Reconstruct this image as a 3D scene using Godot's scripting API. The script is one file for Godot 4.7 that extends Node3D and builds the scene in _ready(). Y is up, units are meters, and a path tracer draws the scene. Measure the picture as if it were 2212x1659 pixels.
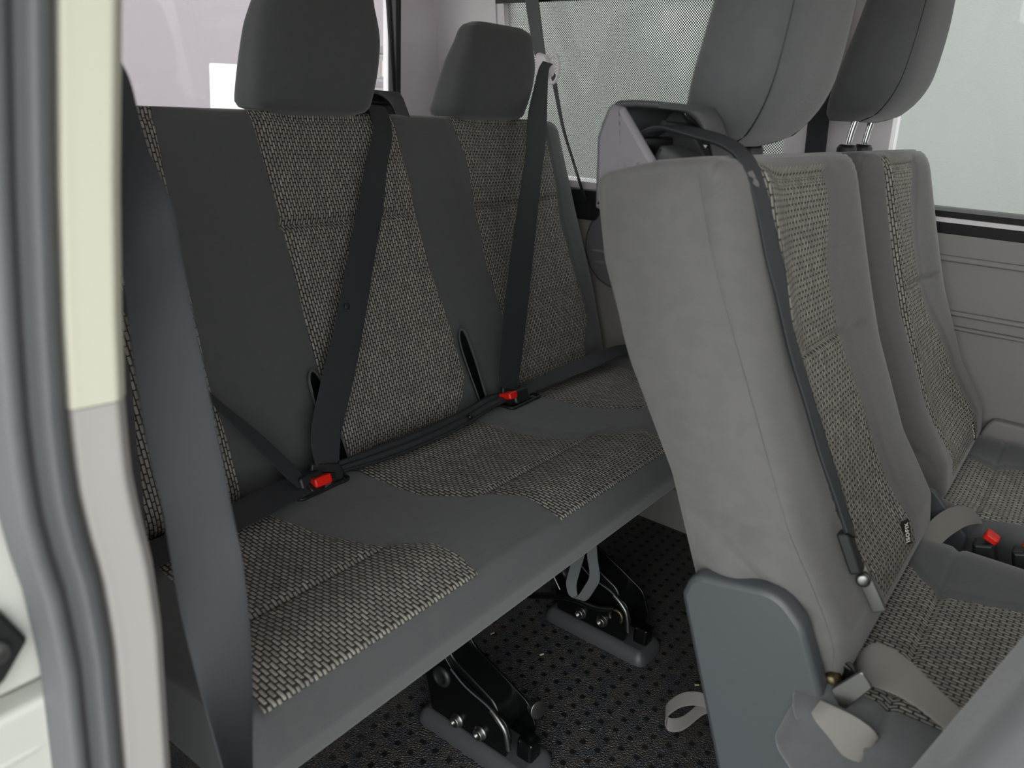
extends Node3D
# A van's passenger cabin seen through its open side door.  x = forward, y = up, z = towards the open door.

var M := {}
var taken := {}

func v(x: float, y: float, z: float) -> Vector3:
	return Vector3(x, y, z)

# ------------------------------------------------------------------ naming
func numbered(called: String) -> String:
	var n: int = taken.get(called, 0)
	taken[called] = n + 1
	return called if n == 0 else "%s_%03d" % [called, n]

func tag(o: Node, label: String, category: String, group := "") -> Node:
	o.set_meta("label", label)
	o.set_meta("category", category)
	if group != "": o.set_meta("group", group)
	return o

func thing(called: String, label: String, category: String, at := Vector3.ZERO, group := "") -> Node3D:
	var o := Node3D.new()
	o.name = numbered(called)
	add_child(o, true)
	o.position = at
	tag(o, label, category, group)
	return o

func put(mesh: Mesh, called: String, m: Material, parent: Node = null) -> MeshInstance3D:
	var o := MeshInstance3D.new()
	o.name = numbered(called) if parent == null else called
	o.mesh = mesh
	o.material_override = m
	o.cast_shadow = GeometryInstance3D.SHADOW_CASTING_SETTING_ON
	if parent == null: add_child(o, true)
	else:
		parent.add_child(o, true)
		if parent is Node3D and parent.get_parent() == self and not parent is MeshInstance3D:
			o.position = -parent.position
	return o

func struct(mesh: Mesh, called: String, m: Material, label := "") -> MeshInstance3D:
	var o := put(mesh, called, m)
	o.set_meta("kind", "structure")
	if label != "": o.set_meta("label", label)
	return o

# ------------------------------------------------------------------ mesh helpers
func tool() -> SurfaceTool:
	var st := SurfaceTool.new()
	st.begin(Mesh.PRIMITIVE_TRIANGLES)
	return st

func done(st: SurfaceTool, tangents := true) -> ArrayMesh:
	if tangents: st.generate_tangents()
	return st.commit()

# P: rows of points -> normals; ci / cj: rows / columns closed
func normals(P: Array, ci: bool, cj: bool) -> Dictionary:
	var ni := P.size()
	var nj: int = P[0].size()
	var c := Vector3.ZERO
	for i in ni:
		for j in nj: c += P[i][j]
	c /= float(ni * nj)
	var N := []
	var sum := 0.0
	for i in ni:
		var row := PackedVector3Array()
		var ia := (i - 1 + ni) % ni if ci else maxi(i - 1, 0)
		var ib := (i + 1) % ni if ci else mini(i + 1, ni - 1)
		for j in nj:
			var ja := (j - 1 + nj) % nj if cj else maxi(j - 1, 0)
			var jb := (j + 1) % nj if cj else mini(j + 1, nj - 1)
			var a: Vector3 = P[ib][j] - P[ia][j]
			var b: Vector3 = P[i][jb] - P[i][ja]
			var n := a.cross(b)
			n = n.normalized() if n.length() > 1e-14 else Vector3.ZERO
			row.append(n)
			sum += n.dot((P[i][j] - c).normalized())
		N.append(row)
	var s := 1.0 if sum >= 0 else -1.0
	for i in ni:
		for j in nj:
			var n: Vector3 = N[i][j] * s
			if n.length() < .5: n = (P[i][j] - c).normalized()
			N[i][j] = n
	return {"N": N, "s": s}

func quads(st: SurfaceTool, P: Array, N: Array, s: float, UV: Array, i0: int, i1: int, j0: int, j1: int, ci := false, cj := false) -> void:
	var ni := P.size()
	var nj: int = P[0].size()
	for i in range(i0, i1):
		for j in range(j0, j1):
			var i2 := (i + 1) % ni if ci else i + 1
			var j2 := (j + 1) % nj if cj else j + 1
			var q := [[i, j, 0, 0], [i2, j, 1, 0], [i2, j2, 1, 1], [i, j2, 0, 1]]
			var order := [0, 2, 1, 0, 3, 2] if s > 0 else [0, 1, 2, 0, 2, 3]
			for k in order:
				var e: Array = q[k]
				st.set_normal(N[e[0]][e[1]])
				if UV.size() > 0:
					var u: Vector2 = UV[e[0]][e[1]]
					if ci and i2 == 0 and e[2] == 1: u = UV[ni][e[1]]
					st.set_uv(u)
				else:
					st.set_uv(Vector2(e[0], e[1]) * .05)
				st.add_vertex(P[e[0]][e[1]])

func add_cap(st: SurfaceTool, ring: PackedVector3Array, n: Vector3) -> void:
	# flat end in the (x, y) plane
	var q := PackedVector2Array()
	for p in ring: q.append(Vector2(p.x, p.y))
	var tri := Geometry2D.triangulate_polygon(q)
	if tri.size() == 0:
		add_fan(st, ring, n)
		return
	for t in range(0, tri.size(), 3):
		var a := ring[tri[t]]
		var b := ring[tri[t + 1]]
		var c := ring[tri[t + 2]]
		var o := [a, b, c] if (c - a).cross(b - a).dot(n) > 0 else [a, c, b]
		for p in o:
			st.set_normal(n)
			st.set_uv(Vector2(p.x, p.y))
			st.add_vertex(p)

func add_fan(st: SurfaceTool, ring: PackedVector3Array, n: Vector3) -> void:
	var c := Vector3.ZERO
	for p in ring: c += p
	c /= float(ring.size())
	for k in ring.size():
		var a := ring[k]
		var b := ring[(k + 1) % ring.size()]
		var g := (b - c).cross(a - c)
		var t := [c, a, b] if g.dot(n) > 0 else [c, b, a]
		for p in t:
			st.set_normal(n)
			st.set_uv(Vector2(p.x + p.z, p.y))
			st.add_vertex(p)

# rounded polygon from [x, y, r] corners
func rpoly(c: Array, seg := 5) -> PackedVector2Array:
	var out := PackedVector2Array()
	var n := c.size()
	for i in n:
		var p := Vector2(c[i][0], c[i][1])
		var r: float = c[i][2]
		var a := Vector2(c[(i - 1 + n) % n][0], c[(i - 1 + n) % n][1])
		var b := Vector2(c[(i + 1) % n][0], c[(i + 1) % n][1])
		if r <= 0.0:
			out.append(p)
			continue
		var da := (a - p).normalized()
		var db := (b - p).normalized()
		var half := acos(clampf(da.dot(db), -1, 1)) / 2.0
		var t: float = minf(r / maxf(tan(half), .01), minf((a - p).length(), (b - p).length()) * .49)
		for k in seg + 1:
			var f := float(k) / seg
			var q0 := p + da * t
			var q1 := p + db * t
			out.append(q0.lerp(p, f).lerp(p.lerp(q1, f), f))
	return out

func resample(poly: PackedVector2Array, n: int) -> PackedVector2Array:
	var out := PackedVector2Array()
	var m := poly.size()
	var total := 0.0
	for i in m: total += poly[i].distance_to(poly[(i + 1) % m])
	var step := total / n
	var k := 0
	var acc := 0.0
	var seg := poly[0].distance_to(poly[1])
	for i in n:
		var want := step * i
		while acc + seg < want and k < m - 1:
			acc += seg
			k += 1
			seg = poly[k].distance_to(poly[(k + 1) % m])
		out.append(poly[k].lerp(poly[(k + 1) % m], clampf((want - acc) / maxf(seg, 1e-9), 0, 1)))
	return out

func poly_normals(p: PackedVector2Array) -> PackedVector2Array:
	var out := PackedVector2Array()
	var area := 0.0
	var n := p.size()
	for i in n: area += p[i].cross(p[(i + 1) % n])
	var s := 1.0 if area > 0 else -1.0
	for i in n:
		var d := p[(i + 1) % n] - p[(i - 1 + n) % n]
		out.append((Vector2(d.y, -d.x) * s).normalized())
	return out

# extruded outline: poly in (a, b), map turns (a, b, depth) into the world
func plate(poly: PackedVector2Array, depth: float, bevel: float, xf: Transform3D, st: SurfaceTool = null) -> SurfaceTool:
	if st == null: st = tool()
	var nrm := poly_normals(poly)
	var P := []
	var prof := [[bevel, 0.0], [bevel * .3, bevel * .3], [0.0, bevel], [0.0, depth - bevel], [bevel * .3, depth - bevel * .3], [bevel, depth]]
	for r in prof:
		var row := PackedVector3Array()
		for k in poly.size():
			var q: Vector2 = poly[k] - nrm[k] * r[0]
			row.append(xf * Vector3(q.x, q.y, r[1]))
		P.append(row)
	var nn := normals(P, false, true)
	quads(st, P, nn.N, nn.s, [], 0, P.size() - 1, 0, poly.size(), false, true)
	for e in [0, P.size() - 1]:
		var n := xf.basis.z.normalized() * (-1.0 if e == 0 else 1.0)
		var q2 := PackedVector2Array()
		for k in poly.size(): q2.append(poly[k] - nrm[k] * bevel)
		var tri := Geometry2D.triangulate_polygon(q2)
		if tri.size() == 0:
			add_fan(st, P[e], n)
			continue
		for t in range(0, tri.size(), 3):
			var a: Vector3 = P[e][tri[t]]
			var b: Vector3 = P[e][tri[t + 1]]
			var c: Vector3 = P[e][tri[t + 2]]
			var o := [a, b, c] if (c - a).cross(b - a).dot(n) > 0 else [a, c, b]
			for p in o:
				st.set_normal(n)
				st.set_uv(Vector2(p.x + p.z, p.y))
				st.add_vertex(p)
	return st

func box(c: Vector3, size: Vector3, bevel := .002, basis := Basis.IDENTITY, st: SurfaceTool = null) -> SurfaceTool:
	var h := size / 2.0
	var poly := PackedVector2Array([Vector2(-h.x, -h.y), Vector2(h.x, -h.y), Vector2(h.x, h.y), Vector2(-h.x, h.y)])
	if bevel > 0.0: poly = rpoly([[-h.x, -h.y, bevel], [h.x, -h.y, bevel], [h.x, h.y, bevel], [-h.x, h.y, bevel]], 3)
	return plate(poly, size.z, minf(bevel, size.z * .45), Transform3D(basis, c - basis * Vector3(0, 0, h.z)), st)

func crom(pts: Array, n: int) -> PackedVector3Array:
	var out := PackedVector3Array()
	var m := pts.size()
	for k in n:
		var t := float(k) / (n - 1) * (m - 1)
		var i := mini(int(t), m - 2)
		var f := t - i
		var p0: Vector3 = pts[maxi(i - 1, 0)]
		var p1: Vector3 = pts[i]
		var p2: Vector3 = pts[i + 1]
		var p3: Vector3 = pts[mini(i + 2, m - 1)]
		out.append(p1.cubic_interpolate(p2, p0, p3, f))
	return out

func tube(pts: Array, r: float, n := 24, sides := 10, st: SurfaceTool = null, smooth := true) -> SurfaceTool:
	if st == null: st = tool()
	var path := crom(pts, n) if smooth else PackedVector3Array(pts)
	var P := []
	var up := Vector3(.31, .83, .21).normalized()
	for k in path.size():
		var d := (path[mini(k + 1, path.size() - 1)] - path[maxi(k - 1, 0)]).normalized()
		var a := (up - d * up.dot(d)).normalized()
		up = a
		var b := d.cross(a)
		var row := PackedVector3Array()
		for s in sides:
			var an := TAU * s / sides
			row.append(path[k] + (a * cos(an) + b * sin(an)) * r)
		P.append(row)
	var nn := normals(P, false, true)
	# orientation from the axis, not the centroid
	var s2: float = 1.0 if nn.N[1][0].dot(P[1][0] - path[1]) > 0 else -1.0
	for i in P.size():
		for j in sides: nn.N[i][j] = nn.N[i][j] * s2
	quads(st, P, nn.N, nn.s * s2, [], 0, P.size() - 1, 0, sides, false, true)
	add_fan(st, P[0], (path[0] - path[1]).normalized())
	add_fan(st, P[-1], (path[-1] - path[-2]).normalized())
	return st

# a band of webbing between two edge lines
func ribbon(L: Array, R: Array, thick := .0014, n := 48, st: SurfaceTool = null, ridges := 0.0) -> SurfaceTool:
	if st == null: st = tool()
	var a := crom(L, n)
	var b := crom(R, n)
	var sec := []
	if ridges > 0.0:
		for k in 19: sec.append([-0.95 + 1.9 * k / 18.0, 1.0, ridges * (0.5 - 0.5 * cos(TAU * 2.5 * k / 18.0))])
		for k in 7: sec.append([.95 - 1.9 * k / 6.0, -1.0, 0.0])
	else:
		for k in 9: sec.append([-0.97 + 1.94 * k / 8.0, 1.0, 0.0])
		sec.append([1.0, 0.0, 0.0])
		for k in 9: sec.append([0.97 - 1.94 * k / 8.0, -1.0, 0.0])
		sec.append([-1.0, 0.0, 0.0])
	var P := []
	var UV := []
	var len := 0.0
	var prev := Vector3.ZERO
	for k in n:
		var c := (a[k] + b[k]) / 2.0
		var w := (b[k] - a[k]) / 2.0
		var d := ((a[mini(k + 1, n - 1)] + b[mini(k + 1, n - 1)]) - (a[maxi(k - 1, 0)] + b[maxi(k - 1, 0)])).normalized()
		var nv := w.cross(d).normalized()
		if k > 0:
			len += (c - prev).length()
		prev = c
		var row := PackedVector3Array()
		var ur := PackedVector2Array()
		for s in sec:
			row.append(c + w * s[0] + nv * (thick * s[1] * .5 + s[2]))
			ur.append(Vector2(s[0] * .5 + .5, len / .047))
		P.append(row)
		UV.append(ur)
	var nn := normals(P, false, true)
	var mid := n / 2
	var cc := (a[mid] + b[mid]) / 2.0
	var ww := (b[mid] - a[mid])
	var dd := (a[mini(mid + 1, n - 1)] - a[mid - 1])
	var s2: float = 1.0 if nn.N[mid][4].dot(ww.cross(dd)) > 0 else -1.0
	for i in P.size():
		for j in sec.size(): nn.N[i][j] = nn.N[i][j] * s2
	quads(st, P, nn.N, nn.s * s2, UV, 0, n - 1, 0, sec.size(), false, true)
	for e in [0, n - 1]:
		var ring := PackedVector3Array(P[e])
		add_fan(st, ring, (P[e][0] - P[1 if e == 0 else n - 2][0]).normalized())
	return st

# turned shape: profile [radius, height] along an axis
func lathe(at: Vector3, axis: Vector3, prof: Array, sides := 18, st: SurfaceTool = null) -> SurfaceTool:
	if st == null: st = tool()
	var d := axis.normalized()
	var a := d.cross(Vector3(.3, .2, .9)).normalized()
	var b := d.cross(a)
	var P := []
	for r in prof:
		var row := PackedVector3Array()
		for s in sides:
			var an := TAU * s / sides
			row.append(at + d * r[1] + (a * cos(an) + b * sin(an)) * maxf(r[0], .00005))
		P.append(row)
	var nn := normals(P, false, true)
	quads(st, P, nn.N, nn.s, [], 0, P.size() - 1, 0, sides, false, true)
	add_fan(st, P[-1], d)
	return st

# stack of superellipse sections (x half, z half, centre) along y
func loft(sections: Array, sides := 40, ex := 4.0, st: SurfaceTool = null) -> SurfaceTool:
	if st == null: st = tool()
	var P := []
	for s in sections:
		var c: Vector3 = s[0]
		var row := PackedVector3Array()
		for k in sides:
			var an := TAU * (k + .5) / sides
			var cx := cos(an)
			var sx := sin(an)
			var e: float = s[3] if s.size() > 3 else ex
			row.append(c + Vector3(signf(cx) * pow(absf(cx), 2.0 / e) * s[1], 0, signf(sx) * pow(absf(sx), 2.0 / e) * s[2]))
		P.append(row)
	var nn := normals(P, false, true)
	quads(st, P, nn.N, nn.s, [], 0, P.size() - 1, 0, sides, false, true)
	add_fan(st, P[0], Vector3(0, -1, 0))
	add_fan(st, P[-1], Vector3(0, 1, 0))
	return st

func interp(c: Array, x: float) -> float:
	if x <= c[0][0]: return c[0][1]
	for k in range(1, c.size()):
		if x <= c[k][0]:
			var f: float = (x - c[k - 1][0]) / (c[k][0] - c[k - 1][0])
			return lerpf(c[k - 1][1], c[k][1], smoothstep(0, 1, f) * .4 + f * .6)
	return c[-1][1]

# Upholstered body: a closed (x, y) profile swept along z from za (towards the door) to zb.
# edges: lines z(key) between the cloths; dress[k]: is strip k patterned; key: 0 = x, 1 = y of the profile point
# radius(p, n): how far the ends round off; swell(p, n, z, edge distance): outward padding; show(p, n): rows that carry the pattern
func padded(profile: PackedVector2Array, za: float, zb: float, edges: Array, dress: Array, key: int, radius: Callable, swell: Callable, show: Callable, parent: Node, cloth: Material, pattern: Material, shell_name: String, panel_name: String, rows := 150) -> void:
	var pr := resample(profile, rows)
	var pn := poly_normals(pr)
	# each column: [strip, f]
	var cols := []
	var nb := edges.size()
	for k in nb + 1:
		var n := 14 if dress[k] else 10
		if k == 0 or k == nb: n = 22
		for q in n:
			var f := float(q) / n
			if k == 0: f = 1.0 - pow(1.0 - f, .6) if false else pow(f, 1.7)
			if k == nb: f = 1.0 - pow(1.0 - f, 1.7)
			cols.append([k, f])
	cols.append([nb, 1.0])
	var P := []
	var UV := []
	var run := 0.0
	for i in rows + 1:
		var ii := i % rows
		if i > 0: run += pr[ii].distance_to(pr[(ii - 1 + rows) % rows])
		var p := pr[ii]
		var n := pn[ii]
		var kv: float = p[key]
		var lines := [za]
		for e in edges: lines.append(interp(e, kv))
		lines.append(zb)
		var row := PackedVector3Array()
		var ur := PackedVector2Array()
		var r: Vector2 = radius.call(p, n)      # how far in from the end, how deep
		for c in cols:
			var z: float = lerpf(lines[c[0]], lines[c[0] + 1], c[1])
			var d := minf(absf(z - za), absf(z - zb))
			var inset := 0.0
			if d < r.x: inset = r.y * (1.0 - sqrt(maxf(0.0, 1.0 - pow(1.0 - d / r.x, 2.0))))
			var gd := 1.0
			for e in range(1, lines.size() - 1): gd = minf(gd, absf(z - lines[e]))
			var out: float = swell.call(p, n, z, gd)
			var q := p + n * (out - inset)
			row.append(Vector3(q.x, q.y, z))
			ur.append(Vector2(z / .096, run / .116))
		if i < rows: P.append(row)
		UV.append(ur)
	var nn := normals(P, true, false)
	var shown := []
	for i in rows: shown.append(show.call(pr[i], pn[i]) and show.call(pr[(i + 1) % rows], pn[(i + 1) % rows]))
	var shell := tool()
	var panels := {}
	for j in cols.size() - 1:
		var k: int = cols[j][0]
		for i in rows:
			if dress[k] and shown[i]:
				if not panels.has(k): panels[k] = tool()
				quads(panels[k], P, nn.N, nn.s, UV, i, i + 1, j, j + 1, true, false)
			else:
				quads(shell, P, nn.N, nn.s, UV, i, i + 1, j, j + 1, true, false)
	for e in [0, cols.size() - 1]:
		var ring := PackedVector3Array()
		for i in rows: ring.append(P[i][e])
		add_cap(shell, ring, Vector3(0, 0, 1.0 if e == 0 else -1.0))
	put(done(shell), shell_name, cloth, parent)
	for k in panels: 
		var o := put(done(panels[k]), panel_name, pattern, parent)
		o.set_meta("label", "grey woven fabric with a small brick pattern")

func groove(d: float, w: float, depth: float) -> float:
	return -depth * exp(-(d / w) * (d / w))

# ------------------------------------------------------------------ textures and materials
func tex(im: Image) -> ImageTexture:
	im.generate_mipmaps()
	return ImageTexture.create_from_image(im)

func noise_img(seed_: int, freq: float, size := 512, oct := 3) -> Image:
	var n := FastNoiseLite.new()
	n.seed = seed_
	n.frequency = freq
	n.fractal_octaves = oct
	return n.get_seamless_image(size, size)

func brick_cloth() -> StandardMaterial3D:
	var S := 512
	var cols := 16
	var rws := 8
	var col := Image.create(S, S, false, Image.FORMAT_RGB8)
	var hgt := Image.create(S, S, false, Image.FORMAT_RGB8)
	var rng := RandomNumberGenerator.new()
	rng.seed = 11
	var tone := []
	for k in cols * rws: tone.append(rng.randf_range(.86, 1.08))
	var cw := float(S) / cols
	var rh := float(S) / rws
	for y in S:
		for x in S:
			var cx := int(x / cw)
			var off := rh * .5 if cx % 2 == 1 else 0.0
			var yy := fposmod(y + off, S)
			var cy := int(yy / rh)
			var u := (x - cx * cw) / cw * 2.0 - 1.0
			var w := (yy - cy * rh) / rh * 2.0 - 1.0
			# rounded lozenge
			var dx := maxf(absf(u) - .30, 0.0) / .50
			var dy := maxf(absf(w) - .62, 0.0) / .30
			var d := sqrt(dx * dx + dy * dy)
			var h := clampf(1.0 - d, 0.0, 1.0)
			h = sqrt(h)
			var thread := .94 + .06 * sin(yy * .9) * sin(x * .6)
			var t: float = tone[cx * rws + cy]
			var m := smoothstep(.15, .6, h)
			var hi := Color(.615, .602, .56) * t * thread
			var lo := Color(.165, .168, .166)
			var c := lo.lerp(hi, m)
			col.set_pixel(x, y, Color(c.r, c.g, c.b))
			hgt.set_pixel(x, y, Color(h, h, h))
	var nm := hgt.duplicate() as Image
	nm.bump_map_to_normal_map(9.0)
	var m2 := StandardMaterial3D.new()
	m2.albedo_texture = tex(col)
	m2.normal_enabled = true
	m2.normal_texture = tex(nm)
	m2.normal_scale = .8
	m2.roughness = .78
	return m2

func mat(c: Color, rough: float, metal := 0.0) -> StandardMaterial3D:
	var m := StandardMaterial3D.new()
	m.albedo_color = c
	m.roughness = rough
	m.metallic = metal
	return m

func grained(c: Color, rough: float, img: Image, scale: float, strength: float, bump := 4.0) -> StandardMaterial3D:
	var m := mat(c, rough)
	var nm := img.duplicate() as Image
	nm.convert(Image.FORMAT_RGB8)
	nm.bump_map_to_normal_map(bump)
	m.normal_enabled = true
	m.normal_texture = tex(nm)
	m.normal_scale = strength
	m.uv1_triplanar = true
	m.uv1_world_triplanar = true
	m.uv1_scale = Vector3.ONE * scale
	return m

# colour with soft blotches of handling and dust in it
func blotched(m: StandardMaterial3D, a: Color, b: Color, img: Image) -> StandardMaterial3D:
	var S := img.get_width()
	var im := Image.create(S, S, false, Image.FORMAT_RGB8)
	for y in S:
		for x in S:
			im.set_pixel(x, y, a.lerp(b, smoothstep(.3, .7, img.get_pixel(x, y).r)))
	m.albedo_color = Color.WHITE
	m.albedo_texture = tex(im)
	return m

func materials() -> void:
	var fine := noise_img(3, .09, 512, 2)
	var soft := noise_img(8, .012, 256, 4)
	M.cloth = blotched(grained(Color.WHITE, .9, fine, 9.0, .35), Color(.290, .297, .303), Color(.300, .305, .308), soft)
	M.cloth.rim_enabled = true
	M.cloth.rim = .5
	M.cloth.rim_tint = .5
	M.lit_cloth = blotched(grained(Color.WHITE, .92, fine, 9.0, .35), Color(.352, .348, .342), Color(.366, .360, .353), soft)  # same fabric as the plain cloth, lightened where the door light falls
	M.lit_cloth.rim_enabled = true
	M.lit_cloth.rim = .5
	M.lit_cloth.rim_tint = .5
	M.pattern = brick_cloth()
	var web := Image.create(64, 64, false, Image.FORMAT_RGB8)
	for y in 64:
		for x in 64:
			var h := .5 + .5 * sin(TAU * (y / 16.0 + .5 * absf(fposmod(x / 8.0, 2.0) - 1.0)))
			web.set_pixel(x, y, Color(h, h, h))
	web.bump_map_to_normal_map(3.0)
	M.web = mat(Color(.165, .175, .19), .6)
	M.web.normal_enabled = true
	M.web.normal_texture = tex(web)
	M.web.normal_scale = .5
	M.web.uv1_scale = Vector3(3, 6, 1)
	M.strap = mat(Color(.45, .435, .415), .75)
	M.grey_strap = mat(Color(.33, .342, .345), .7)
	var peb := noise_img(21, .07, 512, 1)
	M.floor = blotched(grained(Color.WHITE, .36, peb, 7.0, .9, 10.0), Color(.235, .235, .25), Color(.275, .262, .25), soft)
	M.stud = mat(Color(.06, .06, .068), .55)
	M.black = mat(Color(.035, .037, .04), .32)
	M.black_paint = mat(Color(.028, .03, .033), .25)
	M.black_plastic = grained(Color(.11, .113, .118), .45, fine, 14.0, .25)
	M.grey_plastic = grained(Color(.43, .42, .44), .5, fine, 14.0, .3)
	M.hood_plastic = grained(Color(.26, .262, .27), .45, fine, 14.0, .25)
	M.cover_plastic = grained(Color(.265, .28, .295), .45, fine, 14.0, .25)
	M.steel = mat(Color(.52, .52, .51), .36, 1.0)
	M.chrome = mat(Color(.86, .87, .88), .08, 1.0)
	M.brass = mat(Color(.40, .36, .28), .45, 1.0)
	M.red = mat(Color(.86, .12, .07), .4)
	M.white_print = mat(Color(.93, .93, .90), .7)
	M.blue_print = mat(Color(.25, .5, .8), .6)
	M.label_black = mat(Color(.04, .04, .04), .7)
	M.trim = grained(Color(.91, .89, .905), .55, fine, 12.0, .2)
	M.side_trim = grained(Color(.53, .52, .51), .55, fine, 12.0, .25)
	M.pillar = mat(Color(.70, .69, .63), .5)
	M.pillar_low = mat(Color(.585, .572, .56), .55)
	M.seal = grained(Color(.325, .332, .34), .6, soft, 6.0, .25)
	M.paint = mat(Color(.70, .70, .675), .18)
	M.paint.clearcoat_enabled = true
	M.paint.clearcoat = .6
	M.headliner = mat(Color(.80, .72, .71), .9)
	M.glass = mat(Color(.80, .84, .82, .10), .02)
	M.glass.transparency = BaseMaterial3D.TRANSPARENCY_ALPHA
	M.rubber = mat(Color(.05, .05, .055), .5)
	# perforated sun film
	var S := 128
	var film := Image.create(S, S, false, Image.FORMAT_RGBA8)
	for y in S:
		for x in S:
			var best := 99.0
			for c in [[0, 0], [64, 0], [128, 0], [32, 32], [96, 32], [0, 64], [64, 64], [128, 64], [32, 96], [96, 96], [0, 128], [64, 128], [128, 128]]:
				best = minf(best, Vector2(x, y).distance_to(Vector2(c[0], c[1])))
			var a := smoothstep(18.0, 20.5, best)
			film.set_pixel(x, y, Color(.42, .43, .425, a))
	M.film = StandardMaterial3D.new()
	M.film.albedo_texture = tex(film)
	M.film.transparency = BaseMaterial3D.TRANSPARENCY_ALPHA
	M.film.roughness = .8
	M.render_wall = grained(Color(.505, .518, .50), .9, fine, 2.0, .2)
	M.pink_wall = grained(Color(.52, .487, .507), .9, fine, 2.0, .2)
	M.ground = grained(Color(.66, .655, .64), .9, fine, 2.0, .5)

# ------------------------------------------------------------------ the setting
func quad_panel(a: Vector3, b: Vector3, c: Vector3, d: Vector3, thick: float, st: SurfaceTool = null) -> SurfaceTool:
	# slab between four corners (a b along the bottom, d c along the top), thickness away from its normal
	if st == null: st = tool()
	var n := (b - a).cross(d - a).normalized() * thick
	var f := [a, b, c, d]
	var g := [a - n, b - n, c - n, d - n]
	var faces := [[f[0], f[1], f[2], f[3]], [g[1], g[0], g[3], g[2]]]
	for k in 4:
		var k2 := (k + 1) % 4
		faces.append([f[k2], f[k], g[k], g[k2]])
	var mid: Vector3 = (a + b + c + d) / 4.0 - n / 2.0
	for q in faces:
		var nn: Vector3 = (q[1] - q[0]).cross(q[3] - q[0]).normalized()
		var fc: Vector3 = (q[0] + q[1] + q[2] + q[3]) / 4.0
		if nn.dot(fc - mid) < 0: nn = -nn
		for t in [[0, 1, 2], [0, 2, 3]]:
			var x: Vector3 = q[t[0]]
			var y: Vector3 = q[t[1]]
			var z: Vector3 = q[t[2]]
			var o := [x, y, z] if (z - x).cross(y - x).dot(nn) > 0 else [x, z, y]
			for p in o:
				st.set_normal(nn)
				st.set_uv(Vector2(p.x + p.z * .7, p.y))
				st.add_vertex(p)
	return st

func wz(y: float) -> float:      # inner face of the far side above the waist: it leans in
	return -1.815 + .17 * maxf(y - .80, 0.0)

func side_quad(x0: float, x1: float, y0: float, y1: float, off := 0.0, thick := .05, st: SurfaceTool = null) -> SurfaceTool:
	return quad_panel(v(x0, y0, wz(y0) + off), v(x1, y0, wz(y0) + off), v(x1, y1, wz(y1) + off), v(x0, y1, wz(y1) + off), thick, st)

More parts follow.
